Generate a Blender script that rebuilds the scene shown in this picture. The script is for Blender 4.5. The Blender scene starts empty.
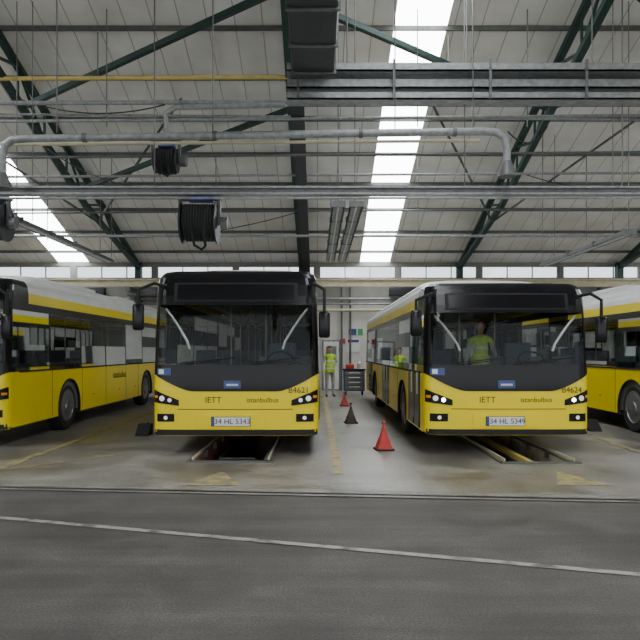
import bpy, math, random
from mathutils import Vector, Matrix
random.seed(3)
C = bpy.context.scene.collection

# ------------------------------------------------------------ materials
def new_mat(name):
    m = bpy.data.materials.new(name); m.use_nodes = True
    return m, m.node_tree, m.node_tree.nodes['Principled BSDF']
def mat(name, col, rough=0.5, metal=0.0, nscale=4.0, namt=0.12, bump=0.0, coat=0.0, emit=None, estr=0, spec=.5):
    m, t, b = new_mat(name)
    b.inputs['Roughness'].default_value = rough
    b.inputs['Metallic'].default_value = metal
    b.inputs['Coat Weight'].default_value = coat
    b.inputs['Specular IOR Level'].default_value = spec
    tc = t.nodes.new('ShaderNodeTexCoord')
    n = t.nodes.new('ShaderNodeTexNoise'); n.inputs['Scale'].default_value = nscale; n.inputs['Detail'].default_value = 5
    t.links.new(tc.outputs['Object'], n.inputs['Vector'])
    r = t.nodes.new('ShaderNodeMapRange')
    r.inputs['From Min'].default_value = .3; r.inputs['From Max'].default_value = .7
    r.inputs['To Min'].default_value = 1-namt; r.inputs['To Max'].default_value = 1+namt
    t.links.new(n.outputs['Fac'], r.inputs['Value'])
    v = t.nodes.new('ShaderNodeVectorMath'); v.operation = 'SCALE'
    v.inputs[0].default_value = col; t.links.new(r.outputs['Result'], v.inputs['Scale'])
    t.links.new(v.outputs['Vector'], b.inputs['Base Color'])
    if bump:
        bp = t.nodes.new('ShaderNodeBump'); bp.inputs['Strength'].default_value = bump; bp.inputs['Distance'].default_value = .02
        t.links.new(n.outputs['Fac'], bp.inputs['Height']); t.links.new(bp.outputs['Normal'], b.inputs['Normal'])
    if emit:
        b.inputs['Emission Color'].default_value = (*emit, 1); b.inputs['Emission Strength'].default_value = estr
    return m
def glass_mat(name, tint, ior=1.28):
    m = bpy.data.materials.new(name); m.use_nodes = True; t = m.node_tree
    for n in list(t.nodes): t.nodes.remove(n)
    o = t.nodes.new('ShaderNodeOutputMaterial')
    tr = t.nodes.new('ShaderNodeBsdfTransparent'); tr.inputs['Color'].default_value = (*tint, 1)
    gl = t.nodes.new('ShaderNodeBsdfGlossy'); gl.inputs['Roughness'].default_value = .03
    gl.inputs['Color'].default_value = (.8, .85, .88, 1)
    fr = t.nodes.new('ShaderNodeFresnel'); fr.inputs['IOR'].default_value = ior
    mx = t.nodes.new('ShaderNodeMixShader')
    t.links.new(fr.outputs[0], mx.inputs[0]); t.links.new(tr.outputs[0], mx.inputs[1]); t.links.new(gl.outputs[0], mx.inputs[2])
    t.links.new(mx.outputs[0], o.inputs['Surface'])
    return m

M = {}
M['yellow'] = mat('bus_yellow_paint', (.80, .64, .001), .3, 0, 1.2, .05, coat=.12, spec=.35)
M['black'] = mat('bus_black_gloss', (.008, .008, .009), .2, 0, 3, .1, spec=.25)
M['rubber'] = mat('black_rubber', (.018, .018, .019), .75, 0, 20, .2, spec=.3)
M['white'] = mat('roof_white_paint', (.60, .61, .60), .45, 0, 2, .08)
M['glass'] = glass_mat('bus_window_glass', (.52, .54, .54), 1.35)
M['wglass'] = glass_mat('windshield_glass', (.80, .83, .81), 1.26)
M['pane'] = glass_mat('clerestory_glass', (.93, .96, .97), 1.3)
M['rim'] = mat('wheel_rim_steel', (.20, .20, .21), .4, .6, 8, .2)
M['lamp'] = mat('headlamp_lens', (.75, .78, .8), .12, .3, 8, .05, coat=1, emit=(1, .97, .9), estr=.4)
M['lampon'] = mat('headlamp_lit', (.9, .9, .88), .2, 0, 8, .02, emit=(1, .96, .86), estr=9)
M['orange'] = mat('indicator_orange', (.8, .25, .02), .3)
M['plate'] = mat('plate_white', (.72, .72, .72), .4, 0, 5, .04)
M['blue'] = mat('sign_blue', (.03, .06, .20), .4, 0, 5, .1)
M['int'] = mat('interior_grey', (.11, .115, .12), .6, 0, 5, .1)
M['intdark'] = mat('interior_dark', (.015, .015, .017), .6, 0, 5, .1, spec=.3)
M['seat'] = mat('seat_fabric_blue', (.05, .06, .09), .8, 0, 30, .3)
M['silver'] = mat('silver_paint', (.55, .56, .57), .35, .3, 6, .06)
M['pole'] = mat('handrail_steel', (.22, .21, .15), .35, .3, 5, .05)
M['green'] = mat('truss_dark_green', (.016, .045, .037), .55, .2, 6, .25)
M['purlin'] = mat('purlin_steel', (.10, .105, .095), .6, .2, 6, .2)
M['galv'] = mat('galvanised_steel', (.25, .26, .26), .5, .3, 9, .25)
M['galvd'] = mat('dull_steel', (.12, .125, .125), .5, .3, 9, .2)
M['cream'] = mat('pipe_cream', (.46, .42, .29), .5, 0, 5, .15)
M['ypipe'] = mat('gas_pipe_yellow', (.55, .43, .12), .5, 0, 5, .15)
M['dark'] = mat('machine_dark', (.016, .019, .023), .5, 0, 9, .3)
M['wall'] = mat('plaster_wall', (.60, .59, .56), .8, 0, 1.5, .12)
M['walld'] = mat('panel_wall_grey', (.22, .215, .20), .8, 0, 1.5, .15)
M['red'] = mat('cone_red', (.42, .025, .022), .55, 0, 8, .12)
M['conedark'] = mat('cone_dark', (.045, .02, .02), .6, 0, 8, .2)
M['pit'] = mat('pit_wall_red', (.28, .12, .08), .75, 0, 4, .35)
M['pitl'] = mat('pit_wall_pale', (.60, .55, .42), .75, 0, 4, .35)
M['pitfloor'] = mat('pit_floor', (.12, .105, .09), .6, 0, 4, .35)
M['vest'] = mat('hi_vis_fabric', (.50, .74, .05), .7, 0, 12, .12)
M['reflect'] = mat('reflective_tape', (.7, .72, .72), .35, 0, 8, .05)
M['shirt'] = mat('work_shirt', (.40, .43, .45), .85, 0, 12, .15)
M['trouser'] = mat('work_trousers', (.34, .36, .38), .85, 0, 12, .2)
M['skin'] = mat('skin', (.55, .33, .24), .55, 0, 20, .05)
M['hair'] = mat('hair', (.03, .022, .016), .7, 0, 30, .3)
M['shoe'] = mat('shoe_black', (.015, .015, .015), .5)
M['tube'] = mat('lamp_diffuser', (.5, .52, .52), .3, 0, 3, .05)
M['signg'] = mat('sign_green', (.02, .3, .12), .4)
M['signr'] = mat('sign_red', (.55, .03, .03), .4)
m, t, b = new_mat('skylight_polycarbonate')
b.inputs['Base Color'].default_value = (.8, .8, .8, 1)
b.inputs['Emission Color'].default_value = (.95, .98, 1, 1); b.inputs['Emission Strength'].default_value = 13
M['sky'] = m

# ceiling cladding: pale sandwich panels with standing seams and grime
def ceiling_mat():
    m, t, b = new_mat('corrugated_roof_panel')
    N, L = t.nodes.new, t.links.new
    tc = N('ShaderNodeTexCoord'); sp = N('ShaderNodeSeparateXYZ'); L(tc.outputs['Object'], sp.inputs[0])
    d = N('ShaderNodeMath'); d.operation = 'DIVIDE'; d.inputs[1].default_value = .62; L(sp.outputs['X'], d.inputs[0])
    f = N('ShaderNodeMath'); f.operation = 'FRACT'; L(d.outputs[0], f.inputs[0])
    lt = N('ShaderNodeMath'); lt.operation = 'LESS_THAN'; lt.inputs[1].default_value = .045; L(f.outputs[0], lt.inputs[0])
    n = N('ShaderNodeTexNoise'); n.inputs['Scale'].default_value = .9; n.inputs['Detail'].default_value = 8
    L(tc.outputs['Object'], n.inputs['Vector'])
    cr = N('ShaderNodeValToRGB'); e = cr.color_ramp.elements
    e[0].position = .3; e[0].color = (.62, .60, .56, 1); e[1].position = .65; e[1].color = (.80, .785, .75, 1)
    L(n.outputs['Fac'], cr.inputs[0])
    mx = N('ShaderNodeMix'); mx.data_type = 'RGBA'; mx.inputs[7].default_value = (.40, .385, .355, 1)
    L(lt.outputs[0], mx.inputs[0]); L(cr.outputs[0], mx.inputs[6]); L(mx.outputs[2], b.inputs['Base Color'])
    b.inputs['Roughness'].default_value = .6
    bp = N('ShaderNodeBump'); bp.inputs['Strength'].default_value = .4; bp.inputs['Distance'].default_value = .03
    L(lt.outputs[0], bp.inputs['Height']); L(bp.outputs[0], b.inputs['Normal'])
    return m
M['ceil'] = ceiling_mat()

def floor_mat(name, c0, c1, c2, s1, s2, r0, r1, bump, s3=.3, v3=(.75, 1.3), fine=(.7, 1.3), stain=1.0, streak=None, sv=(.8, 1.2)):
    m, t, b = new_mat(name); N, L = t.nodes.new, t.links.new
    tc = N('ShaderNodeTexCoord')
    def noise(sc, det, rg=.6, dist=0, mp=None):
        n = N('ShaderNodeTexNoise'); n.inputs['Scale'].default_value = sc; n.inputs['Detail'].default_value = det
        n.inputs['Roughness'].default_value = rg; n.inputs['Distortion'].default_value = dist
        if mp:
            q = N('ShaderNodeMapping'); q.inputs['Scale'].default_value = mp; L(tc.outputs['Object'], q.inputs[0]); L(q.outputs[0], n.inputs['Vector'])
        else: L(tc.outputs['Object'], n.inputs['Vector'])
        return n
    def rng(src, a, b_, lo=.3, hi=.7):
        r = N('ShaderNodeMapRange'); r.inputs['From Min'].default_value = lo; r.inputs['From Max'].default_value = hi
        r.inputs['To Min'].default_value = a; r.inputs['To Max'].default_value = b_; L(src, r.inputs[0]); return r.outputs[0]
    n1 = noise(s1, 10, .68, .6); n2 = noise(s2, 5, .7); n3 = noise(s3, 3, .5, 1.2); n4 = noise(1.1, 7, .62, .4)
    cr = N('ShaderNodeValToRGB'); e = cr.color_ramp.elements
    e[0].position = .36; e[0].color = (*c0, 1); e[1].position = .64; e[1].color = (*c2, 1)
    k = e.new(.5); k.color = (*c1, 1)
    L(n1.outputs['Fac'], cr.inputs[0])
    cur = cr.outputs[0]
    facs = [rng(n2.outputs['Fac'], *fine), rng(n3.outputs['Fac'], *v3), rng(n4.outputs['Fac'], 1.0, stain, .56, .64)]
    if streak: facs.append(rng(noise(1, 6, .6, 0, streak).outputs['Fac'], sv[0], sv[1]))
    for fsrc in facs:
        v = N('ShaderNodeVectorMath'); v.operation = 'SCALE'; L(cur, v.inputs[0]); L(fsrc, v.inputs['Scale']); cur = v.outputs[0]
    L(cur, b.inputs['Base Color'])
    L(rng(n1.outputs['Fac'], r0, r1), b.inputs['Roughness'])
    bp = N('ShaderNodeBump'); bp.inputs['Strength'].default_value = bump; bp.inputs['Distance'].default_value = .01
    L(n2.outputs['Fac'], bp.inputs['Height']); L(bp.outputs[0], b.inputs['Normal'])
    return m
M['conc'] = floor_mat('concrete_floor', (.112, .105, .092), (.185, .174, .153), (.255, .242, .217), .8, 22, .27, .58, .15, .3, (.78, 1.25), (.75, 1.25), .66, (1.6, .25, 1), (.85, 1.15))
M['asph'] = floor_mat('asphalt', (.045, .041, .037), (.064, .059, .054), (.088, .081, .074), 1.6, 60, .6, .85, .5, .5, (.85, 1.15), (.45, 1.55), .85, (.3, 3.2, 1), (.72, 1.35))
M['edge'] = floor_mat('concrete_kerb', (.14, .13, .11), (.20, .19, .17), (.25, .235, .21), 1.5, 20, .5, .7, .2, stain=.7)
def worn(name, col, under, thr):
    m, t, b = new_mat(name); N, L = t.nodes.new, t.links.new
    tc = N('ShaderNodeTexCoord'); n = N('ShaderNodeTexNoise'); n.inputs['Scale'].default_value = 6; n.inputs['Detail'].default_value = 10
    L(tc.outputs['Object'], n.inputs['Vector'])
    cr = N('ShaderNodeValToRGB'); e = cr.color_ramp.elements
    e[0].position = thr-.1; e[0].color = (*under, 1); e[1].position = thr+.08; e[1].color = (*col, 1)
    L(n.outputs['Fac'], cr.inputs[0]); L(cr.outputs[0], b.inputs['Base Color']); b.inputs['Roughness'].default_value = .65
    return m
M['wline'] = worn('worn_white_paint', (.30, .29, .275), (.09, .085, .08), .46)
M['yline'] = worn('worn_yellow_paint', (.36, .30, .12), (.17, .158, .13), .48)

# ------------------------------------------------------------ mesh builder
class MB:
    def __init__(s): s.v = []; s.f = []; s.m = []; s.mats = []
    def mi(s, k):
        if k not in s.mats: s.mats.append(k)
        return s.mats.index(k)
    def add(s, vs, fs, k):
        o = len(s.v); s.v += [tuple(x) for x in vs]; i = s.mi(k)
        for f in fs: s.f.append(tuple(o+a for a in f)); s.m.append(i)
    def box(s, x0, x1, y0, y1, z0, z1, k):
        s.add([(x0,y0,z0),(x1,y0,z0),(x1,y1,z0),(x0,y1,z0),(x0,y0,z1),(x1,y0,z1),(x1,y1,z1),(x0,y1,z1)],
              [(0,3,2,1),(4,5,6,7),(0,1,5,4),(1,2,6,5),(2,3,7,6),(3,0,4,7)], k)
    def rbox(s, x0, x1, y0, y1, z0, z1, k, r=.03):   # bevelled box
        r = min(r, (x1-x0)*.45, (y1-y0)*.45, (z1-z0)*.45)
        def ring(z, i):
            X0,X1,Y0,Y1 = x0+i,x1-i,y0+i,y1-i; q = max(r-i,.0005)
            out=[]
            for cx,cy,a0 in ((X1-q,Y1-q,0),(X0+q,Y1-q,90),(X0+q,Y0+q,180),(X1-q,Y0+q,270)):
                for j in range(4):
                    a=math.radians(a0+j*30); out.append((cx+q*math.cos(a),cy+q*math.sin(a),z))
            return out
        rs=[]
        for j in range(4):
            a=math.radians(j*30); rs.append(ring(z0+r-r*math.cos(a), r-r*math.sin(a)))
        for j in range(4):
            a=math.radians(90-j*30); rs.append(ring(z1-r+r*math.cos(a), r-r*math.sin(a)))
        s.loft(rs, k, closed=True, caps=True)
    def loft(s, rings, k, closed=True, caps=False):
        n=len(rings[0]); vs=[p for r in rings for p in r]; fs=[]
        for i in range(len(rings)-1):
            for j in range(n if closed else n-1):
                a=i*n+j; b=i*n+(j+1)%n; fs.append((a,b,b+n,a+n))
        if caps: fs.append(tuple(reversed(range(n)))); fs.append(tuple(range((len(rings)-1)*n, len(rings)*n)))
        s.add(vs, fs, k)
    def tube(s, p, q, r, k, n=8, r2=None):
        s.path([p,q], r, k, n, [r, r if r2 is None else r2])
    def path(s, pts, r, k, n=8, rad=None):
        P=[Vector(p) for p in pts]; rings=[]; up=None
        for i,p in enumerate(P):
            if i==0: d=P[1]-P[0]
            elif i==len(P)-1: d=P[-1]-P[-2]
            else: d=(P[i]-P[i-1]).normalized()+(P[i+1]-P[i]).normalized()
            d.normalize()
            if up is None: up = Vector((0,0,1)) if abs(d.z)<.9 else Vector((1,0,0))
            a=d.cross(up)
            if a.length<1e-4: a=d.cross(Vector((0,1,0)))
            a.normalize(); up2=a.cross(d).normalized(); up=up2
            rr = rad[i] if rad else r
            rings.append([tuple(p+a*rr*math.cos(2*math.pi*j/n)+up2*rr*math.sin(2*math.pi*j/n)) for j in range(n)])
        s.loft(rings,k,True,True)
    def beam(s, p, q, w, h, k):
        p=Vector(p);q=Vector(q);d=(q-p).normalized()
        up=Vector((0,0,1)) if abs(d.z)<.95 else Vector((0,1,0))
        a=d.cross(up).normalized(); u=a.cross(d).normalized()
        rings=[[tuple(c+a*x*w/2+u*y*h/2) for x,y in ((-1,-1),(1,-1),(1,1),(-1,1))] for c in (p,q)]
        s.loft(rings,k,True,True)
    def lathe(s, prof, c, k, axis='x', n=32, caps=True):
        rings=[]
        for r,a in prof:
            ring=[]
            for j in range(n):
                t=2*math.pi*j/n; u,v=r*math.cos(t),r*math.sin(t)
                if axis=='x': ring.append((c[0]+a,c[1]+u,c[2]+v))
                elif axis=='y': ring.append((c[0]+u,c[1]+a,c[2]+v))
                else: ring.append((c[0]+u,c[1]+v,c[2]+a))
            rings.append(ring)
        s.loft(rings,k,True,caps)
    def poly(s, pts, k): s.add(pts,[tuple(range(len(pts)))],k)
    def mesh(s, mesh, k, fn):
        s.add([fn(v.co) for v in mesh.vertices],[tuple(p.vertices) for p in mesh.polygons],k)
    def obj(s, name, parent=None, smooth=True, fixn=True):
        me=bpy.data.meshes.new(name); me.from_pydata(s.v,[],s.f)
        for k in s.mats: me.materials.append(M[k])
        me.polygons.foreach_set('material_index', s.m)
        if fixn:
            import bmesh
            bm=bmesh.new(); bm.from_mesh(me); bmesh.ops.recalc_face_normals(bm, faces=bm.faces); bm.to_mesh(me); bm.free()
        if smooth:
            me.polygons.foreach_set('use_smooth',[True]*len(me.polygons)); me.set_sharp_from_angle(angle=math.radians(32))
        me.update()
        o=bpy.data.objects.new(name,me); C.objects.link(o)
        if parent: o.parent=parent
        return o
def empty(name, loc, rz=0):
    e=bpy.data.objects.new(name,None); C.objects.link(e); e.location=loc; e.rotation_euler=(0,0,rz); e.empty_display_size=.3
    return e
def text_mesh(txt, size):
    cu=bpy.data.curves.new('t','FONT'); cu.body=txt; cu.size=size; cu.align_x='CENTER'; cu.align_y='CENTER'
    o=bpy.data.objects.new('t',cu); C.objects.link(o); bpy.context.view_layer.update()
    me=bpy.data.meshes.new_from_object(o.evaluated_get(bpy.context.evaluated_depsgraph_get()))
    bpy.data.objects.remove(o); bpy.data.curves.remove(cu)
    return me

# ------------------------------------------------------------ city bus
def build_bus(loc, k=1.0, fleet='B4621', plate='34 HL 5343', lit=False):
    root = empty('city_bus', loc)
    W0, R, BOW, LEN = 1.275, .17, .05, 12.0
    Z = lambda z: z if z <= 1.38 else 1.38+(z-1.38)*k
    iZ = lambda z: z if z <= 1.38 else 1.38+(z-1.38)/k
    def W(z): return W0-max(0, z-1.3)*.02
    def rake(z): return (max(0, z-1.1)*.07 + max(0, z-2.3)**2*.4)
    def F(x, zz, off=0.0):
        z=iZ(zz); w=W(z); ax=min(abs(x), w-.001)
        y=BOW*(ax/w)**2+rake(z)
        if ax>w-R: y+=R-math.sqrt(max(0,R*R-(ax-(w-R))**2))
        return y-off
    wins=[(.9,1.72),(1.80,3.3),(3.38,4.9),(4.98,6.5),(6.58,8.1),(8.18,9.7),(9.78,11.2)]
    st=[]
    for a,b_ in wins: st+=[a,b_]
    def outline(z, ins):
        w=W(z)-ins; y0=rake(z)+ins; pts=[]; tags=[]
        fx=[]
        for a in range(7): fx.append((-(w-R)-R*math.cos(math.radians(a*15)), R-R*math.sin(math.radians(a*15))))
        for i in range(1,10): fx.append((-(w-R)+2*(w-R)*i/10,0))
        for a in range(7): fx.append(((w-R)+R*math.sin(math.radians(a*15)), R-R*math.cos(math.radians(a*15))))
        for x,y in fx: pts.append((x,y+y0+BOW*(x/w)**2,Z(z))); tags.append('F')
        for y in st: pts.append((w,y,Z(z))); tags.append('S')
        for a in range(5): 
            t=math.radians(a*22.5); pts.append((w-.15+.15*math.cos(t),LEN-ins-.15+.15*math.sin(t),Z(z))); tags.append('R')
        for a in range(5): 
            t=math.radians(90+a*22.5); pts.append((-w+.15+.15*math.cos(t),LEN-ins-.15+.15*math.sin(t),Z(z))); tags.append('R')
        for y in reversed(st): pts.append((-w,y,Z(z))); tags.append('S')
        return pts,tags
    lv=[(.30,.05),(.36,.0),(.6,0),(.8,0),(1.0,0),(1.25,0),(1.38,0),(1.7,0),(2.0,0),(2.27,0),(2.4,0),(2.58,0),(2.68,.015),(2.74,.04),(2.78,.08),(2.80,.15)]
    rings=[outline(*l) for l in lv]; n=len(rings[0][0])
    B=MB(); G=MB()
    for i in range(len(lv)-1):
        z0,z1=lv[i][0],lv[i+1][0]
        for j in range(n):
            a,ta=rings[i][0][j],rings[i][1][j]; jj=(j+1)%n; b_,tb=rings[i][0][jj],rings[i][1][jj]
            c,d=rings[i+1][0][jj],rings[i+1][0][j]
            side=('S' in (ta,tb)); front=(ta=='F' and tb=='F')
            if side and z1<=1.25: continue
            xm=abs(a[0]+b_[0])/2; ym=(a[1]+b_[1])/2; tgt=B
            if front:
                if z1<=1.25: key='yellow'
                elif z1<=1.38: key='black'
                elif z1<=2.27: 
                    if xm<W0-.10 : key='wglass'; tgt=G
                    else: key='black'
                else: key='black'
            elif side:
                inwin = any(p-.01<=ym<=q+.01 for p,q in wins) or ym<.9
                if z1<=2.27:
                    if inwin: key='glass'; tgt=G
                    else: key='black'
                elif z1<=2.4: key='black'
                elif z1<=2.58: key='yellow' if ym>1.0 else 'black'
                else: key='white' if ym>1.0 else 'black'
            else:
                key='yellow' if z1<=1.38 else ('black' if z1<=2.4 else ('yellow' if z1<2.6 else 'white'))
            tgt.add([a,b_,c,d],[(0,1,2,3)],key)
    B.poly(rings[-1][0],'white')
    # side panels with wheel arches
    wy=(2.7,8.6); ar=.56; wz=.47
    for sx in (-1,1):
        pts=[]
        y0,y1=R+BOW-.0,LEN-.15
        pts.append((sx*W0,y0,1.25)); pts.append((sx*W0,y0,.33))
        for c in wy:
            h=math.sqrt(ar*ar-(wz-.33)**2)
            a0=math.atan2(-(wz-.33),-h); a1=math.atan2(-(wz-.33),h)
            a0=a0+2*math.pi if a0<0 else a0
            for q in range(17):
                t=a0+(a1-a0)*q/16; pts.append((sx*W0,c+ar*math.cos(t),wz+ar*math.sin(t)))
        pts+=[(sx*W0,y1,.33),(sx*W0,y1,1.25)]
        B.poly(pts,'yellow')
        for c in wy:  # arch lip
            ring=[]
            for q in range(17):
                t=math.radians(-14+q*208/16); ring.append((sx*(W0+.005),c+ar*math.cos(t),wz+ar*math.sin(t)))
            B.path(ring,.018,'rubber',6)
            rr=[[(sx*x,c+(ar)*math.cos(math.radians(q*12-18)),wz+ar*math.sin(math.radians(q*12-18))) for q in range(19)] for x in (W0-.005,.8)]
            B.loft(rr,'rubber',closed=False)
        for y in (1.85,3.4,4.95,6.55,7.7,9.6,10.7):
            B.box(sx*W0-.003,sx*W0+.003,y-.006,y+.006,.36,1.24,'intdark')
        B.box(min(sx*W0,sx*(W0+.012)),max(sx*W0,sx*(W0+.012)),.5,11.8,1.235,1.265,'rubber')
        for y in (4.1,6.0,7.4,10.2):
            B.rbox(min(sx*W0,sx*(W0+.015)),max(sx*W0,sx*(W0+.015)),y-.05,y+.05,.62,.66,'orange',.008)
    # roof housing
    zr=Z(2.8)
    def podring(y,h,w):
        out=[]
        for q in range(13):
            t=math.pi*q/12; out.append((w*math.copysign(abs(math.cos(t))**.45,math.cos(t)),y,zr-.02+h*abs(math.sin(t))**.6))
        return out
    B.loft([podring(1.3,.02,1.0),podring(1.5,.16,1.08),podring(1.9,.23,1.1),podring(10.6,.23,1.1),podring(11.0,.16,1.08),podring(11.2,.02,1.0)],'white',closed=False)
    for y in (4.2,7.6): B.rbox(-.75,.75,y,y+1.6,zr+.18,zr+.29,'white',.05)
    # under body
    B.box(-.8,.8,.5,11.6,.26,.36,'intdark'); B.box(-1.22,1.22,.35,1.9,.31,.36,'intdark'); B.box(-1.22,1.22,3.4,7.9,.31,.36,'intdark'); B.box(-1.22,1.22,9.3,11.8,.31,.36,'intdark')
    for y in wy: B.box(-1.0,1.0,y-.12,y+.12,.36,.56,'intdark')
    B.obj('body',root)
    G.obj('window_glass',root)
    # ----- front details
    D=MB()
    def patch(D,x0,x1,lo,hi,off,key,nx=16,nz=4,thick=.012):
        outer=[];inner=[]
        for i in range(nz+1):
            row=[];row2=[]
            for j in range(nx+1):
                x=x0+(x1-x0)*j/nx; l,h=lo(x),hi(x); z=l+(h-l)*i/nz
                row.append((x,F(x,z,off+thick),z)); row2.append((x,F(x,z,off-.01),z))
            outer.append(row); inner.append(row2)
        D.loft(outer,key,closed=False)
        D.loft([outer[0],inner[0]],key,closed=False); D.loft([outer[-1],inner[-1]],key,closed=False)
        D.loft([[r[0] for r in outer],[r[0] for r in inner]],key,closed=False); D.loft([[r[-1] for r in outer],[r[-1] for r in inner]],key,closed=False)
    def K(v): return lambda x: v
    def masklo(x):
        a=abs(x); t=min(1,max(0,(a-.66)/(1.25-.66))); return .985+.26*(t**1.4)
    patch(D,-1.26,1.26,masklo,K(1.385),.0,'black',44,4,.008)
    patch(D,-.95,.95,K(Z(2.32)),K(Z(2.6)),.0,'intdark',20,2,.012)
    patch(D,-.9,.9,K(Z(2.345)),K(Z(2.575)),.012,'black',20,2,.006)
    patch(D,-.88,.88,K(.705),K(.716),0,'intdark',20,1,.003)
    patch(D,-1.25,1.25,K(.315),K(.40),0,'rubber',40,1,.006)
    patch(D,-.55,.45,K(.42),K(.63),0,'yellow',12,2,.02)
    for sx in (-1,1):
        def rng(a,b_): return (a,b_) if sx>0 else (-b_,-a)
        a,b_=rng(.86,1.262)
        hl_lo=lambda x:.765+.05*((abs(x)-.86)/.4)
        hl_hi=lambda x:.85+.16*((abs(x)-.86)/.4)
        patch(D,a,b_,hl_lo,hl_hi,0,'black',20,4,.012)
        for cx,rr in ((1.0,.032),(1.12,.042)):
            n_=14; cz=.85 if cx<1.05 else .875
            pts=[]
            for q in range(n_):
                t=2*math.pi*q/n_; x=sx*(cx+rr*math.cos(t)); z=cz+rr*math.sin(t); pts.append((x,F(x,z,.02),z))
            D.poly(pts,'lampon' if (lit and cx<1.05) else 'lamp')
        a,b_=rng(1.19,1.25); patch(D,a,b_,K(.88),K(.92),.012,'orange',6,2,.004)
        a,b_=rng(.93,1.2)
        patch(D,a,b_,lambda x:.52,lambda x:.64,0,'black',12,3,.008)
        pts=[]
        for q in range(16):
            t=2*math.pi*q/16; x=sx*(1.06+.03*math.cos(t)); z=.58+.03*math.sin(t); pts.append((x,F(x,z,.02),z))
        D.poly(pts,'lamp')
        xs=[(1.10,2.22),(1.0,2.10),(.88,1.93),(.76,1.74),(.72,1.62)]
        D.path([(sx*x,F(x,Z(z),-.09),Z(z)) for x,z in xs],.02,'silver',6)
    patch(D,-.36,.24,K(.455),K(.60),.02,'rubber',8,2,.008)
    patch(D,-.35,.23,K(.463),K(.592),.03,'plate',8,2,.004)
    patch(D,-.35,-.31,K(.463),K(.592),.034,'blue',2,2,.003)
    patch(D,-.17,.09,K(1.03),K(1.15),.008,'blue',6,2,.01)
    patch(D,-.13,.05,K(1.07),K(1.10),.018,'silver',6,1,.004)
    patch(D,-1.2,-.98,K(1.23),K(1.34),.02,'blue',4,2,.006)
    patch(D,-1.17,-1.09,K(1.25),K(1.32),.026,'plate',3,2,.004)
    def lettering(txt,size,x0,z0,key,off):
        me=text_mesh(txt,size); D.mesh(me,key,lambda c:(x0+c.x,F(x0+c.x,z0+c.y,off),z0+c.y)); bpy.data.meshes.remove(me)
    lettering(plate,.115,-.035,.527,'rubber',.045)
    lettering('IETT',.13,-.33,.85,'intdark',.006)
    lettering('istanbulbus',.11,.42,.85,'intdark',.006)
    lettering(fleet,.125,.97,1.0,'intdark',.012)
    # wipers
    for x0 in (-.75,.25):
        D.tube((x0,F(x0,1.40,.05),1.40),(x0+.5,F(x0+.5,1.45,.05),1.45),.010,'rubber',6)
        D.tube((x0-.05,F(x0,1.42,.035),1.42),(x0+.75,F(x0+.75,1.5,.035),1.50),.009,'rubber',6)
    D.obj('front_fittings',root)
    S=MB()
    for sx in (-1,1):
        me=text_mesh('istanbulbus',.24)
        S.mesh(me,'intdark',lambda c:(sx*(W0+.004),6.0+sx*c.x,1.0+c.y) )
    # doors on the kerb side
    for y0,y1 in ((.55,1.75),(5.1,6.3),(9.45,10.6)):
        x=-W0; ym=(y0+y1)/2
        for a,b_ in ((y0,ym-.01),(ym+.01,y1)):
            S.box(x-.015,x+.01,a,a+.06,.36,1.27,'black'); S.box(x-.015,x+.01,b_-.06,b_,.36,1.27,'black')
            S.box(x-.015,x+.01,a,b_,.36,.46,'black')
            S.box(x-.012,x+.004,a+.06,b_-.06,.46,1.27,'black')
            S.tube((x-.03,a+.12,.9),(x-.03,a+.12,1.25),.012,'silver',6)
    S.obj('side_fittings',root)
    # ----- mirrors
    Q=MB()
    for sx,xm,zm in ((-1,1.44,2.08),(1,1.36,1.97)):
        zt=Z(2.55); z=Z(zm)
        Q.path([(sx*1.12,F(1.12,zt),zt),(sx*1.2,-.10,zt+.02),(sx*xm,-.12,zt-.08),(sx*xm,-.12,z+.18)],.025,'rubber',8)
        Q.rbox(sx*xm-.085,sx*xm+.085,-.17,-.06,z-.2,z+.2,'black',.04)
        Q.box(sx*xm-.065,sx*xm+.065,-.062,-.056,z-.17,z+.17,'silver')
    Q.obj('mirrors',root)
    # ----- wheels
    for yi,y in enumerate(wy):
        for sx in (-1,1):
            T=MB(); xo=sx*(W0-.03); s_=-sx
            T.lathe([(.29,s_*.03),(.36,s_*.0),(.43,s_*.005),(.46,s_*.03),(.472,s_*.06),(.472,s_*.22),(.455,s_*.26),(.3,s_*.28)],(xo,y,.472),'rubber','x',36)
            T.lathe([(.30,s_*.02),(.285,s_*.0),(.27,s_*.03),(.24,s_*.09),(.15,s_*.06),(.13,s_*.0),(.12,s_*-.02),(.03,s_*-.03)],(xo,y,.472),'rim','x',28)
            for q in range(10):
                t=2*math.pi*q/10; T.tube((xo+s_*.08,y+.19*math.cos(t),.472+.19*math.sin(t)),(xo+s_*.03,y+.19*math.cos(t),.472+.19*math.sin(t)),.016,'silver',6)
            T.obj('wheel_%d'%(yi*2+(sx>0)+1),root)
    # ----- interior
    I=MB()
    I.box(-1.18,1.18,.4,11.8,.37,.40,'int')
    I.box(-1.12,1.12,.5,11.8,Z(2.5),Z(2.53),'silver')
    for sx in (-1,1): I.box(sx*.8-.06,sx*.8+.06,1.2,11,Z(2.44),Z(2.5),'tube')
    for sx in (-1,1):
        for c in wy: I.box(min(sx*.7,sx*1.24),max(sx*.7,sx*1.24),c-.6,c+.6,.4,1.06,'int')
    I.box(-1.15,1.15,11.0,11.85,.4,2.3,'intdark')
    I.rbox(-1.12,1.12,.36,.72,.8,1.31,'intdark',.06)
    I.rbox(.3,1.0,.4,.75,1.2,1.42,'intdark',.05)
    pts=[(.64+.22*math.cos(t),.86+.16*math.sin(t)*.8,1.42+.17*math.sin(t)) for t in [2*math.pi*q/20 for q in range(21)]]
    I.path(pts,.016,'rubber',6); I.tube((.64,.86,1.42),(.64,.65,1.15),.03,'rubber',8); I.tube((.44,.86,1.42),(.84,.86,1.42),.014,'rubber',6)
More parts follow.
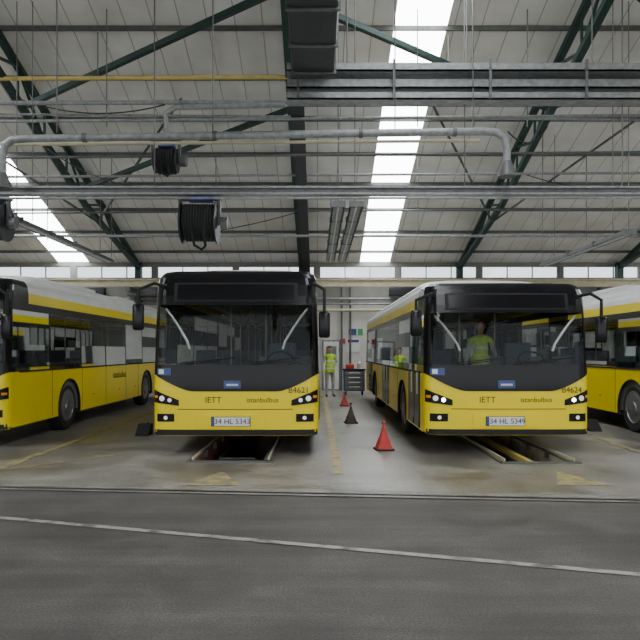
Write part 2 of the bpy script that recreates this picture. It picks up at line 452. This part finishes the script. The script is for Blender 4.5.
    def seat(x,y,z,w=.44):
        I.rbox(x-w/2,x+w/2,y,y+.42,z+.38,z+.47,'seat',.03); I.rbox(x-w/2,x+w/2,y+.38,y+.46,z+.42,z+1.0,'seat',.03)
        I.box(x-.04,x+.04,y+.1,y+.3,z,z+.4,'int')
    I.rbox(.4,.88,1.15,1.62,.95,1.06,'seat',.03); I.rbox(.4,.88,1.58,1.68,1.0,1.75,'seat',.04); I.box(.5,.78,1.25,1.5,.4,.98,'intdark')
    I.box(.2,1.2,1.8,1.84,.4,1.5,'int'); I.box(.2,.24,.95,1.8,.4,1.3,'int')
    for r in range(8):
        y=2.4+r*1.02; zb=.65 if (r in(0,) or abs(y-8.6)<.9) else .4
        for sx in (-1,1):
            if sx<0 and 4.9<y<6.4: continue
            for x in (.48,.93): seat(sx*x,y,zb if zb<.5 else .62,.4)
    for y in (1.95,3.4,4.9,6.5,8.0,9.5):
        for sx in (-1,1): I.tube((sx*.32,y,.4),(sx*.32,y,Z(2.5)),.015,'pole',8)
    for sx in (-1,1): I.tube((sx*.42,1.6,Z(2.2)),(sx*.42,10.9,Z(2.2)),.015,'pole',8)
    I.obj('interior',root)
    return root

build_bus((-1.25,9.75,0),1.045,'B4621','34 HL 5343')
build_bus((2.94,9.8,0),.915,'B4624','34 HL 5349',True)
build_bus((-6.32,10.35,0),1.03,'B4618','34 HL 5338')
build_bus((7.45,9.85,0),.97,'B4630','34 HL 5351')

# ------------------------------------------------------------ shell
XL,XR,YB,YF=-16.5,16.5,26.0,-6.0
EZ,SL,YR=5.2,.327,10.0
def roofz(y): return EZ+SL*(YB-y) if y>=YR else EZ+SL*(YB-YR)-SL*(YR-y)
def edge_y(x): return 7.19-.0917*x     # concrete / asphalt boundary
fl=MB()
P1=(-1.80,-.70,9.25,23.5); P2=(2.68,3.68,9.15,23.5)
ys=9.0
fl.add([(XL,edge_y(XL),0),(XR,edge_y(XR),0),(XR,ys,0),(XL,ys,0)],[(0,1,2,3)],'conc')
def flat(x0,x1,y0,y1): fl.poly([(x0,y0,0),(x1,y0,0),(x1,y1,0),(x0,y1,0)],'conc')
flat(XL,P1[0],ys,YB); flat(P1[0],P1[1],ys,P1[2]); flat(P1[0],P1[1],P1[3],YB); flat(P1[1],P2[0],ys,YB)
flat(P2[0],P2[1],ys,P2[2]); flat(P2[0],P2[1],P2[3],YB); flat(P2[1],XR,ys,YB)
fl.add([(XL,-14,0),(XR,-14,0),(XR,edge_y(XR),0),(XL,edge_y(XL),0)],[(0,1,2,3)],'asph')
def pit(P,k):
    x0,x1,y0,y1=P; z=-1.2
    fl.poly([(x0,y0,z),(x1,y0,z),(x1,y1,z),(x0,y1,z)],'pitfloor')
    fl.poly([(x0,y0,0),(x0,y1,0),(x0,y1,z),(x0,y0,z)],k); fl.poly([(x1,y0,0),(x1,y1,0),(x1,y1,z),(x1,y0,z)],k)
    fl.poly([(x0,y0,0),(x1,y0,0),(x1,y0,z),(x0,y0,z)],k); fl.poly([(x0,y1,0),(x1,y1,0),(x1,y1,z),(x0,y1,z)],k)
pit(P1,'pit'); pit(P2,'pitl')
fl.obj('floor',smooth=False,fixn=False)
for P,kk in ((P1,'pit'),(P2,'pitl')):
    r=MB(); x0,x1,y0,y1=P
    for x in (x0,x1): 
        r.box(x-.07,x+.02 if x==x0 else x+.07,y0-.06,y1,0,.02,'galvd'); r.box(x-.012,x+.012,y0,y1,0,.06,'cream')
        for q in range(12): r.box(x-.05,x+.05,y0+.1+q*.9,y0+.16+q*.9,-.1,.01,'galvd')
    r.box(x0-.07,x1+.07,y0-.1,y0,0,.02,'galvd')
    r.tube((x0+.12,y0+.05,-.25),(x0+.12,y1,-.25),.03,'galv',8); r.tube((x1-.12,y0+.05,-.35),(x1-.12,y1,-.35),.03,'cream',8)
    for q in range(4): r.box(x0+.02,x1-.02,y0+.02+q*.28,y0+.3+q*.28,-1.2,-.26*(q+1)+.02,kk)
    if kk=='pitl':
        r.box(x0+.38,x0+.46,y0+.0,y1,-.08,.0,'ypipe'); r.box(x0+.40,x0+.44,y0,y1,-.2,-.05,'galvd')
    else:
        r.rbox(x0+.3,x1-.25,y0+.35,y0+.9,-.24,-.08,'signr',.04); r.tube((x0+.3,y0+.6,-.06),(x1-.25,y0+.6,-.06),.025,'dark',8)
    r.obj('inspection_pit_frame')
kb=MB()
for a,b_,k,h in ((-.02,.16,'edge',.012),(-.09,-.02,'dark',.004),(-.16,-.09,'edge',.010)):
    kb.add([(XL,edge_y(XL)+a,h),(XR,edge_y(XR)+a,h),(XR,edge_y(XR)+b_,h),(XL,edge_y(XL)+b_,h)],[(0,1,2,3)],k)
kb.obj('trim_1',smooth=False,fixn=False)
ln=MB()
def stripe(B,p,q,w,k,z=.006):
    p=Vector((*p,z));q=Vector((*q,z));d=(q-p).normalized();a=Vector((-d.y,d.x,0))*w/2
    B.poly([p-a,q-a,q+a,p+a],k)
dx=(4.57-6.13)/(2.3+3.04)
stripe(ln,(-14,6.13+dx*(-14+3.04)),(14,6.13+dx*(14+3.04)),.08,'wline')
stripe(ln,(-.0+.28,8.3),(.28,24),.13,'yline'); stripe(ln,(-4.3,8.0),(-4.3,24),.14,'yline'); stripe(ln,(5.1,8.3),(5.1,24),.12,'yline')
stripe(ln,(-4.3,8.5),(-3.0,9.9),.08,'yline')
for cx in (-1.25,3.18): 
    ln.poly([(cx-.32,7.6,.006),(cx+.32,7.6,.006),(cx,8.5,.006)],'yline')
ln.obj('floor_marking_lines',smooth=False,fixn=False)

# walls
w=MB(); w.box(XL,XR,YB,YB+.2,0,3.5,'wall'); w.box(XL,XR,YB,YB+.2,3.5,4.55,'walld'); w.box(XL,XR,YB,YB+.2,5.05,5.35,'walld')
w.obj('wall_back',smooth=False)
for nm,x0,x1 in (('wall_left',XL-.2,XL),('wall_right',XR,XR+.2)):
    w=MB()
    pts=[(YF,0),(YB,0),(YB,roofz(YB)),(YR,roofz(YR)),(YF,roofz(YF))]
    w.add([(x0,a,b_) for a,b_ in pts]+[(x1,a,b_) for a,b_ in pts],[(0,1,2,3,4),(9,8,7,6,5)]+[(i,(i+1)%5,5+(i+1)%5,5+i) for i in range(5)],'wall')
    w.obj(nm,smooth=False)
for i in range(10):
    x=XL+.1+i*3.3; w=MB(); a,b_=x,x+3.1
    w.box(a,b_,YB+.02,YB+.08,4.55,4.59,'galv'); w.box(a,b_,YB+.02,YB+.08,5.01,5.05,'galv')
    for q in range(4): w.box(a+q*1.02-.0,a+q*1.02+.04,YB+.02,YB+.08,4.59,5.01,'galv')
    w.box(a+.02,b_,YB+.045,YB+.05,4.59,5.01,'pane')
    w.obj('window_%d'%(i+1),smooth=False)
    w=MB(); w.box(b_,b_+.2,YB,YB+.2,4.55,5.05,'walld'); w.obj('wall_back_pier',smooth=False)
# ceiling with skylight strips
sky=[(-10.5,-9.25),(1.75,2.95),(13.7,14.95)]
ce=MB()
segs=[];prev=XL
for a,b_ in sky: segs.append((prev,a)); prev=b_
segs.append((prev,XR))
def slab(B,x0,x1,y0,y1,k,t=.1,dz=0):
    B.add([(x0,y0,roofz(y0)+dz),(x1,y0,roofz(y0)+dz),(x1,y1,roofz(y1)+dz),(x0,y1,roofz(y1)+dz),
           (x0,y0,roofz(y0)+t+dz),(x1,y0,roofz(y0)+t+dz),(x1,y1,roofz(y1)+t+dz),(x0,y1,roofz(y1)+t+dz)],
          [(0,3,2,1),(4,5,6,7),(0,1,5,4),(1,2,6,5),(2,3,7,6),(3,0,4,7)],k)
for a,b_ in segs:
    slab(ce,a,b_,YR,YB+.3,'ceil'); slab(ce,a,b_,YF,YR,'ceil')
ce.obj('ceiling',smooth=False)
for i,(a,b_) in enumerate(sky):
    s=MB(); slab(s,a,b_,YR,YB+.3,'sky',.04,.03); slab(s,a,b_,YF,YR,'sky',.04,.03)
    s.obj('skylight' ,smooth=False)
pu=MB()
y=YB-1
while y>YF:
    z=roofz(y); pu.box(XL,XR,y-.03,y+.03,z-.10,z,'purlin'); y-=1.5
pu.obj('roof_purlins',smooth=False)

# trusses following the slope
def truss(x, wdt=.12, key='green'):
    t=MB(); yb=YB-.1
    def top(y): return Vector((x,y,roofz(y)-.22))
    def bot(y):
        e=min(1,(yb-y)/6.0); return Vector((x,y,roofz(y)-.3-.75*e))
    for side in (0,1):
        yy=[yb-i*1.5 for i in range(int((yb-YR)/1.5)+1)] if side==0 else [YR-(i)*1.5 for i in range(11)]
        yy=[v for v in yy if v>YF]
        if side==0: yy.append(YR)
        for i in range(len(yy)-1):
            a,b_=yy[i],yy[i+1]
            t.beam(top(a),top(b_),wdt,.14,key)
            if side==0:
                t.beam(bot(a),bot(b_),wdt,.14,key)
                if i%2==0: t.beam(bot(a),top(b_),.06,.06,key)
                else: t.beam(top(a),bot(b_),.06,.06,key)
                t.beam(top(b_),bot(b_),.05,.05,key)
            else:
                B2=lambda v:Vector((x,v,roofz(v)-1.05))
                t.beam(B2(a),B2(b_),wdt,.14,key)
                t.beam(B2(a) if i%2 else top(a),top(b_) if i%2 else B2(b_),.06,.06,key)
    t.box(x-.12,x+.12,YB-.3,YB-.02,0,EZ-.05,key)
    t.box(x-.3,x+.3,YB-.4,YB-.01,0,.04,key)
    t.obj('roof_truss')
for x in (-13.7,-7.2,5.75,12.2): truss(x,.16)
truss(-.62,.2)
# wind bracing between trusses
br=MB()
def bz(y,d=.8): return roofz(y)-d
for x0,y0,x1,y1 in ((-7.2,15.9,-.6,12.6),(-.6,12.8,5.75,16.0),(-7.2,12.0,-13.7,16),(5.75,12.4,12.2,16.2),(5.75,16.0,12.2,12.4),(-7.2,19.5,-.62,16.0) ):
    br.beam((x0,y0,bz(y0)),(x1,y1,bz(y1)),.12,.12,'green')
for x0,y0,x1,y1 in ((-7.2,21,-3.5,16.5),(5.75,21,2.9,16.5),(5.75,21,9,16.5),(-7.2,21,-10.5,16.5)):
    br.beam((x0,y0,bz(y0,1.0)),(x1,y1,bz(y1,.2)),.05,.05,'purlin')
br.obj('roof_bracing')
# central dark ventilation duct
du=MB()
du.rbox(-.47,.34,6.0,12.4,6.95,7.6,'dark',.05)
for y in (7,8.5,10,11.2,12.3): du.box(-.50,.37,y-.03,y+.03,6.92,7.64,'galvd')
for a,b_ in ((0,.01),(.3,.31)): du.box(-.3+a,-.28+b_,12.4,12.42,7.0,7.55,'galvd')
du.beam((-.42,13.3,6.95),(-.42,25.6,roofz(25.6)-.6),.3,.22,'dark')
for y in (7,11): du.tube((-.45,y,7.6),(-.45,y,roofz(y)-.1),.02,'galvd',6); du.tube((.3,y,7.6),(.3,y,roofz(y)-.1),.02,'galvd',6)
du.obj('ventilation_duct')

# ------------------------------------------------------------ overhead services
def zpx(py,d): return 1.6+(351-py)/640*d
def hang(B,x,y,z): B.tube((x,y,z),(x,y,roofz(y)-.05),.013,'galvd',6)
p=MB()   # reel rail
p.box(-13,13,12.9,13.1,4.76,4.80,'galv'); p.box(-13,13,12.96,13.04,4.80,4.89,'galvd'); p.box(-13,13,12.9,13.1,4.89,4.93,'galv')
p.tube((-13,12.85,4.66),(13,12.85,4.68),.025,'galv',8)
for x in (-9.9,-6.6,-3.3,3.0,6.2,9.5): hang(p,x,13,4.9)
p.obj('hose_reel_rail')
p=MB()
p.path([(-6.05,12.3,4.95),(-6.05,12.3,5.35),(-6.0,12.3,5.55),(-5.85,12.3,5.66),(-5.6,12.3,5.68),(3.2,12.3,5.82),(3.45,12.3,5.8),(3.6,12.3,5.70),(3.65,12.3,5.5),(3.65,12.3,5.2)],.075,'galv',12)
p.lathe([(.08,.3),(.11,.22),(.16,.05),(.17,0),(.13,.0)],(3.65,12.3,4.95),'galvd','z',16)
p.lathe([(.08,.3),(.11,.22),(.18,.05),(.19,0),(.13,.0)],(-6.05,12.3,4.72),'galvd','z',16)
for x in (-4.5,-2,.8,2.6): p.lathe([(.075,0),(.09,0),(.09,.08),(.075,.08)],(x,12.3,5.68+.14*(x+5.6)/8.8),'galvd','x',12)
for x in (-5,-2,1.5,3): hang(p,x,12.3,5.8)
p.obj('exhaust_extraction_pipe')
p=MB()
p.path([(-13,13.4,5.9),(-3.6,13.4,5.95)],.045,'cream',8)
p.path([(-3.6,13.4,5.95),(3.4,13.4,6.0)],.035,'cream',8)
p.tube((-13,14,zpx(104,14)),(13,14,zpx(100,14)),.05,'galv',8)
p.tube((-13,14,zpx(124,14)),(13,14,zpx(113,14)),.035,'galv',8)
p.tube((-13,15,zpx(112,15)),(13,15,zpx(122,15)),.03,'galv',8)
p.tube((-13,14.5,zpx(160,14.5)),(13,14.5,zpx(150,14.5)),.03,'galvd',8)
p.tube((-13,17,zpx(178,17)),(13,17,zpx(172,17)),.035,'galv',8)
p.tube((-13,19,zpx(236,19)),(13,19,zpx(236,19)),.04,'galv',8)
p.tube((-13,20,zpx(214,20)),(13,20,zpx(208,20)),.03,'galvd',8)
for x in (-8,-4.6,2.2,4.6,8): hang(p,x,14,6.5)
for x in (-8,-3,3,8): hang(p,x,19,4.9)
p.obj('compressed_air_pipes')
p=MB()
p.tube((-13,14.6,zpx(80,14.6)),(-.6,14.6,zpx(77,14.6)),.05,'ypipe',8)
p.tube((-.6,14.6,zpx(77,14.6)),(13,14.6,zpx(66,14.6)),.05,'ypipe',8)
for x in (-9,-5,3,8): hang(p,x,14.6,7.8)
p.obj('gas_pipe')
# slack power cables
p=MB()
def sag(a,b_,s,n=12):
    a=Vector(a);b_=Vector(b_); return [tuple(a.lerp(b_,i/n)-Vector((0,0,s*4*(i/n)*(1-i/n)))) for i in range(n+1)]
for a,b_,s in (((-7.2,15,7.6),(-3.3,13.9,6.95),.3),((-7.2,17,7.0),(-2.4,13.1,4.95),.4),((5.75,16,7.2),(3.7,12.4,5.85),.3),((-.5,14,7.3),(2.6,14.6,7.6),.25),((5.75,18,6.6),(9.5,13,5.0),.4),((-.42,20,6.0),(-6.6,19,5.0),.3)):
    p.path(sag(a,b_,s),.014,'rubber',6)
p.obj('power_cables')
p=MB()
for z0,z1,y0 in ((7.14,7.30,12.65),(6.86,7.04,12.8),(6.60,6.74,12.7)):
    p.box(-.6,10,y0,y0+.4,z0,z0+.03,'galv'); p.box(-.6,10,y0,y0+.03,z0,z1,'galv'); p.box(-.6,10,y0+.37,y0+.4,z0,z1,'galvd')
    p.tube((-.6,y0+.12,z1+.02),(10,y0+.12,z1+.02),.03,'dark',6)
for i in range(6):
    x=-.4+i*1.9; p.box(x,x+.05,12.62,12.65,6.58,7.36,'galvd')
for x in (0.6,3,5.5,8): hang(p,x,12.8,7.3)
p.obj('cable_tray')

def reel(x,y,z,r,w,name='hose_reel',zt=4.72):
    e=empty(name,(x,y,z)); B=MB()
    B.lathe([(.08,-w/2),(r,-w/2),(r,-w/2+.03),(r*.55,-w/2+.03),(r*.55,w/2-.03),(r,w/2-.03),(r,w/2),(.08,w/2)],(0,0,0),'dark','x',28)
    B.obj('drum',e)
    H=MB(); nw=int((w-.08)/.055)
    for layer in range(3):
        pts=[]; rr=r*.6+layer*.052
        for i in range(nw*16):
            t=i/16*2*math.pi; pts.append((-w/2+.055+(w-.11)*i/(nw*16),rr*math.cos(t),rr*math.sin(t)))
        H.path(pts,.027,'rubber',6)
    H.path([(w*.2,-r*.8,0),(w*.2,-r*.82,-r*.7),(w*.22,-r*.6,-r*1.2),(w*.1,-r*.4,-r*1.35),(-w*.1,-r*.5,-r*1.15),(-w*.15,-r*.7,-r*.5)],.028,'rubber',8)
    H.obj('hose',e)
    K_=MB(); top=zt-z
    for sx in (-1,1):
        K_.beam((sx*(w/2+.04),0,-.05),(sx*(w/2+.04),0,top),.05,.12,'galvd')
    K_.box(-w/2-.08,w/2+.08,-.1,.1,top-.06,top,'galvd')
    K_.rbox(-w*.3,w*.4,-.16,.12,r+.0,r+.10,'blue',.03)
    K_.lathe([(.02,0),(.12,0),(.12,.14),(.02,.14)],(w/2+.06,0,0),'galvd','x',16)
    K_.obj('bracket',e)
    return e
reel(-2.38,13,4.20,.42,.72); reel(-6.6,13,4.20,.38,.6)
reel(-3.3,14,5.75,.26,.5,zt=6.25)
p=MB(); p.path([(-3.3,14,6.25),(-3.27,13.85,6.75),(-3.05,13.85,6.87),(-.7,13.85,6.92)],.055,'galv',10); p.obj('air_feed_pipe')

def fixture(x,y0,y1,z,n=2):
    e=empty('fluorescent_light_fixture',(x,y0,z)); B=MB(); L=y1-y0
    for i in range(n):
        cx=(i-(n-1)/2)*.36
        prof=[(-.14,-.0),(-.07,.1),(.07,.1),(.14,0)]
        B.loft([[(cx+a,yy,b_) for a,b_ in prof] for yy in (0,L)],'galvd',closed=False)
        B.box(cx-.1,cx+.1,.02,L-.02,.0,.03,'galv')
        B.tube((cx,0.05,-.0),(cx,L-.05,-.0),.018,'tube',8)
        for q in range(int(L/1.5)): B.box(cx-.145,cx+.145,q*1.5,q*1.5+.04,-.01,.11,'galvd')
    for q in (0.4,L-.4): 
        for sx in (-1,1): B.tube((sx*.17,q,.1),(sx*.17,q,roofz(y0+q)-z-.05),.01,'galvd',6)
    B.obj('housing',e)
fixture(.60,12.6,20.5,4.45); fixture(-6.3,13.4,19.5,4.3,1); fixture(6.55,13.4,18.5,4.05,1); fixture(-12.4,14,20,4.3); fixture(12.6,14,20,4.3)

# back-of-hall services : crane beam, conduits
p=MB(); p.box(XL+.1,XR-.1,24.3,24.5,4.05,4.1,'cream'); p.box(XL+.1,XR-.1,24.38,24.42,4.1,4.3,'cream'); p.box(XL+.1,XR-.1,24.3,24.5,4.3,4.35,'cream')
for x in (-13.7,-7.2,-.62,5.75,12.2): p.box(x-.1,x+.1,24.3,25.8,3.9,4.05,'galvd')
p.obj('crane_beam')
p=MB()
for z,r,k in ((3.7,.05,'galv'),(3.5,.04,'galv'),(3.25,.06,'cream'),(4.45,.04,'galvd')): p.tube((XL+.1,25.8,z),(XR-.1,25.8,z),r,k,8)
for x in (-11,-4,1.0,1.35,8.5): p.tube((x,25.85,0),(x,25.85,4.4),.04,'galvd',8)
p.obj('wall_pipes')
p=MB()
for i in range(16):
    x=XL+.5+i*2.1
    if abs(x-1)<1: continue
    p.rbox(x,x+1.2,25.55,25.85,4.5-.7,4.5-.35,'galvd' if i%3 else 'dark',.03)
p.obj('wall_fan_heaters')
p=MB(); p.box(1.2,1.75,25.96,25.995,1.55,2.1,'plate'); p.box(1.25,1.7,25.95,25.965,1.95,2.06,'blue')
p.obj('notice_board',smooth=False)
p=MB(); p.box(1.3,1.6,25.96,25.99,2.25,2.5,'blue'); p.box(1.66,1.86,25.96,25.99,2.25,2.5,'signg'); p.box(.95,1.15,25.96,25.99,1.9,2.1,'signr'); p.obj('safety_signs',smooth=False)
p=MB(); p.box(.2,.95,25.93,25.99,0,2.05,'galv'); p.box(.27,.88,25.91,25.94,.06,1.98,'plate'); p.box(.36,.79,25.9,25.915,1.25,1.8,'glass'); p.tube((.8,25.88,1.0),(.8,25.88,1.15),.015,'silver',8)
p.obj('door_1',smooth=False)
e=empty('tool_trolley',(1.35,23.4,0)); p=MB()
p.rbox(-.38,.38,-.25,.25,.15,.9,'blue',.03)
for q in range(4): p.box(-.34,.34,-.262,-.25,.2+q*.17,.34+q*.17,'galvd'); p.tube((-.2,-.28,.3+q*.17),(.2,-.28,.3+q*.17),.01,'silver',6)
p.rbox(-.42,.42,-.28,.28,.9,.95,'rubber',.02)
for sx in (-1,1):
    for sy in (-1,1): p.lathe([(.02,-.02),(.07,-.02),(.07,.02),(.02,.02)],(sx*.3,sy*.18,.07),'rubber','x',14); p.box(sx*.3-.03,sx*.3+.03,sy*.18-.03,sy*.18+.03,.08,.16,'galvd')
p.path([(.42,-.2,.85),(.52,-.2,.92),(.52,.2,.92),(.42,.2,.85)],.015,'silver',6)
p.rbox(-.3,0,-.15,.1,.95,1.12,'red',.02); p.lathe([(.02,0),(.09,0),(.09,.2),(.03,.27),(.02,.3)],(.2,0,.95),'silver','z',14)
p.obj('cabinet',e)

# ------------------------------------------------------------ cones
def cone(x,y,h,k):
    e=empty('traffic_cone',(x,y,0),.15); B=MB(); w=h*.34
    B.rbox(-w,w,-w,w,0,.03,'rubber',.012)
    def ring(z,a):
        q=a*.25; o=[]
        for cx,cy,a0 in ((a-q,a-q,0),(-a+q,a-q,90),(-a+q,-a+q,180),(a-q,-a+q,270)):
            for j in range(4):
                t=math.radians(a0+j*30); o.append((cx+q*math.cos(t),cy+q*math.sin(t),z))
        return o
    pr=[(.03,.86),(.25,.62),(.26,.63),(.42,.47),(.43,.45),(.75,.2),(.92,.09),(1,.07)]
    B.loft([ring(.03+(h-.03)*(z if z>.03 else 0),w*a) for z,a in pr],k,True,True)
    B.lathe([(.02,0),(.03,.0),(.03,.04),(.01,.05)],(0,0,h-.01),k,'z',12)
    B.obj('cone_body',e)
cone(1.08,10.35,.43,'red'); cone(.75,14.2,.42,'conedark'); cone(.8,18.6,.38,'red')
for x,y in ((5.55,12.9),(-3.3,12.2)):
    e=empty('wheel_chock',(x,y,0)); B=MB()
    B.add([(-.12,-.2,0),(.12,-.2,0),(.12,.2,0),(-.12,.2,0),(-.12,.05,.2),(.12,.05,.2),(.12,.2,.2),(-.12,.2,.2)],[(0,3,2,1),(0,1,5,4),(4,5,6,7),(1,2,6,5),(2,3,7,6),(3,0,4,7)],'rubber')
    for q in range(4): B.box(-.125,.125,-.12+q*.05,-.1+q*.05,.03+q*.04,.07+q*.04,'dark')
    B.path([(0,.2,.15),(0,.3,.2),(0,.35,.12),(0,.32,.03)],.015,'rubber',6)
    B.obj('chock_block',e)

# ------------------------------------------------------------ people
def worker(loc, rz, arm='bent'):
    e=empty('worker_in_hi_vis',loc,rz)
    J={'pel':(0,0,.95,.135,.10),'wa':(0,.0,1.08,.135,.10),'ch':(0,.01,1.28,.16,.115),'nk0':(0,.015,1.43,.115,.085),'nk':(0,.01,1.50,.055,.055),'nk2':(0,0,1.56,.052,.052)}
    E=[('pel','wa'),('wa','ch'),('ch','nk0'),('nk0','nk'),('nk','nk2')]
    for s,sx in (('l',1),('r',-1)):
        J['hip'+s]=(sx*.09,0,.88,.095,.10); J['th'+s]=(sx*.105,-.005,.7,.08,.085); J['kn'+s]=(sx*.115,-.015,.49,.06,.062)
        J['cf'+s]=(sx*.12,.015,.34,.058,.06); J['an'+s]=(sx*.125,.02,.10,.042,.045); J['hl'+s]=(sx*.13,.0,.05,.045,.045); J['to'+s]=(sx*.145,-.15,.04,.042,.035)
        E+=[('pel','hip'+s),('hip'+s,'th'+s),('th'+s,'kn'+s),('kn'+s,'cf'+s),('cf'+s,'an'+s),('an'+s,'hl'+s),('hl'+s,'to'+s)]
        J['sh'+s]=(sx*.185,.01,1.42,.062,.062)
        if arm=='bent' and s=='l':
            J['el'+s]=(sx*.255,.02,1.15,.042,.042); J['wr'+s]=(sx*.14,-.2,1.13,.028,.028); J['pa'+s]=(sx*.09,-.26,1.15,.026,.034)
        else:
            J['el'+s]=(sx*.26,.03,1.14,.042,.042); J['wr'+s]=(sx*.28,-.03,.90,.028,.028); J['pa'+s]=(sx*.28,-.045,.83,.02,.036)
        E+=[('nk0','sh'+s),('sh'+s,'el'+s),('el'+s,'wr'+s),('wr'+s,'pa'+s)]
    names=list(J); me=bpy.data.meshes.new('body')
    me.from_pydata([J[n][:3] for n in names],[(names.index(a),names.index(b_)) for a,b_ in E],[])
    o=bpy.data.objects.new('body_src',me); C.objects.link(o)
    o.modifiers.new('skin','SKIN'); 
    for i,n in enumerate(names):
        me.skin_vertices[0].data[i].radius=(J[n][3],J[n][4]); me.skin_vertices[0].data[i].use_root=(n=='pel')
    sb=o.modifiers.new('sub','SUBSURF'); sb.levels=2; sb.render_levels=2
    bpy.context.view_layer.update()
    m2=bpy.data.meshes.new_from_object(o.evaluated_get(bpy.context.evaluated_depsgraph_get()))
    bpy.data.objects.remove(o)
    keys=['vest','reflect','shirt','trouser','skin','shoe']; m2.materials.clear()
    for k in keys: m2.materials.append(M[k])
    for p_ in m2.polygons:
        c=p_.center; p_.use_smooth=True; k='vest'
        if c.z<.1: k='shoe'
        elif c.z<.93 and abs(c.x)<.24: k='trouser'
        elif c.z>1.50: k='skin'
        elif abs(c.x)>.205 or (c.y<-.13 and c.z<1.3): k='shirt'
        elif 1.10<c.z<1.15 or 1.24<c.z<1.28: k='reflect'
        if (c-Vector(J['wrl'][:3])).length<.05 or (c-Vector(J['pal'][:3])).length<.07 or (c-Vector(J['wrr'][:3])).length<.05 or (c-Vector(J['par'][:3])).length<.07: k='skin'
        p_.material_index=keys.index(k)
    b_=bpy.data.objects.new('body',m2); C.objects.link(b_); b_.parent=e
    H=MB()
    for s,sx in (('l',1),('r',-1)):
        pa=Vector(J['pa'+s][:3]); wr=Vector(J['wr'+s][:3]); d=(pa-wr).normalized()
        side=Vector((0,0,1)) if (arm=='bent' and s=='l') else Vector((0,1,0))
        curl=d.cross(side).normalized()*(1 if sx<0 else -1)
        for i,ln_ in enumerate((.072,.082,.076,.06)):
            base=pa+side*(-.027+i*.018)*(-1)
            p1=base+d*ln_*.45; p2=p1+(d*.8+curl*.5)*ln_*.35; p3=p2+(d*.4+curl*.8)*ln_*.25
            H.path([base,p1,p2,p3],.009,'skin',8,[.010,.009,.008,.006])
        tb=pa-d*.03+side*.03
        H.path([tb,tb+side*.02+d*.03+curl*.01,tb+side*.018+d*.06+curl*.02],.01,'skin',8,[.012,.010,.007])
    H.obj('fingers',e)
    h=MB(); rings=[]; N=20
    prof=[(-.115,.03,-.03),(-.10,.048,-.028),(-.075,.06,-.015),(-.04,.068,-.004),(0,.074,.0),(.03,.077,.004),(.06,.075,.006),(.085,.064,.008),(.105,.045,.01),(.118,.015,.01)]
    for z,r,yo in prof:
        ring=[]
        for j in range(N):
            t=2*math.pi*j/N; x=r*math.cos(t); y=r*1.22*math.sin(t)+yo
            if math.sin(t)<-.9 and -.05<z<0: y-=.012
            ring.append((x,y,1.66+z))
        rings.append(ring)
    h.loft(rings,'skin',True,True)
    h.path([(0,-.088,1.675),(0,-.1,1.65),(0,-.112,1.632),(0,-.095,1.622)],.012,'skin',8,[.008,.011,.016,.01])
    h.path([(-.026,-.084,1.595),(0,-.092,1.592),(.026,-.084,1.595)],.006,'signr',6,[.003,.006,.003])
    for sx in (-1,1):
        h.lathe([(.001,-.006),(.009,-.003),(.011,0),(.009,.004)],(sx*.03,-.084,1.668),'plate','y',10); h.lathe([(.001,-.008),(.005,-.007),(.005,-.003)],(sx*.03,-.084,1.668),'hair','y',8)
        h.path([(sx*.016,-.09,1.688),(sx*.045,-.082,1.69)],.004,'hair',6)
        h.path([(sx*.074,.005,1.685),(sx*.086,.012,1.675),(sx*.084,.012,1.65),(sx*.074,.0,1.635)],.009,'skin',6)
    rr=[]
    for z,r,yo in [(-.02,.076,.018),(.03,.083,.014),(.06,.083,.012),(.09,.072,.012),(.112,.05,.012),(.127,.012,.012)]:
        ring=[]
        for j in range(N):
            t=2*math.pi*j/N; f=1.22 if math.sin(t)>-.3 or z>.05 else .6
            ring.append((r*math.cos(t)*(1 if math.sin(t)>-.3 or z>.05 else .9),r*f*math.sin(t)+yo,1.66+z))
        rr.append(ring)
    h.loft(rr,'hair',True,True)
    h.obj('head',e)
    v=MB(); rr=[]
    for z,a,b2 in ((.86,.185,.145),(.95,.18,.14),(1.08,.172,.132),(1.12,.172,.132)):
        rr.append([(a*math.cos(2*math.pi*j/24),b2*math.sin(2*math.pi*j/24)+.003,z) for j in range(24)])
    v.loft(rr,'vest',True); v.loft([[(x*1.02,y*1.02,z) for x,y,z in r] for r in ([(.178*math.cos(2*math.pi*j/24),.138*math.sin(2*math.pi*j/24),.97) for j in range(24)],[(.176*math.cos(2*math.pi*j/24),.136*math.sin(2*math.pi*j/24),1.02) for j in range(24)])],'reflect',True)
    v.obj('vest_hem',e)
    return e
worker((.45,22.3,0),.25)
worker((3.12,12.2,.40),-.3,'down')

# ------------------------------------------------------------ world, camera
wd=bpy.data.worlds.new('overcast'); bpy.context.scene.world=wd; wd.use_nodes=True
bg=wd.node_tree.nodes['Background']; bg.inputs['Color'].default_value=(.94,.97,1,1); bg.inputs['Strength'].default_value=2.1
cd=bpy.data.cameras.new('camera'); cam=bpy.data.objects.new('camera',cd); C.objects.link(cam)
cam.location=(0,0,1.6); cam.rotation_euler=(math.radians(90),0,0)
cd.sensor_width=36; cd.lens=36; cd.shift_y=31/640; cd.shift_x=3/640; cd.clip_start=.05; cd.clip_end=200
bpy.context.scene.camera=cam
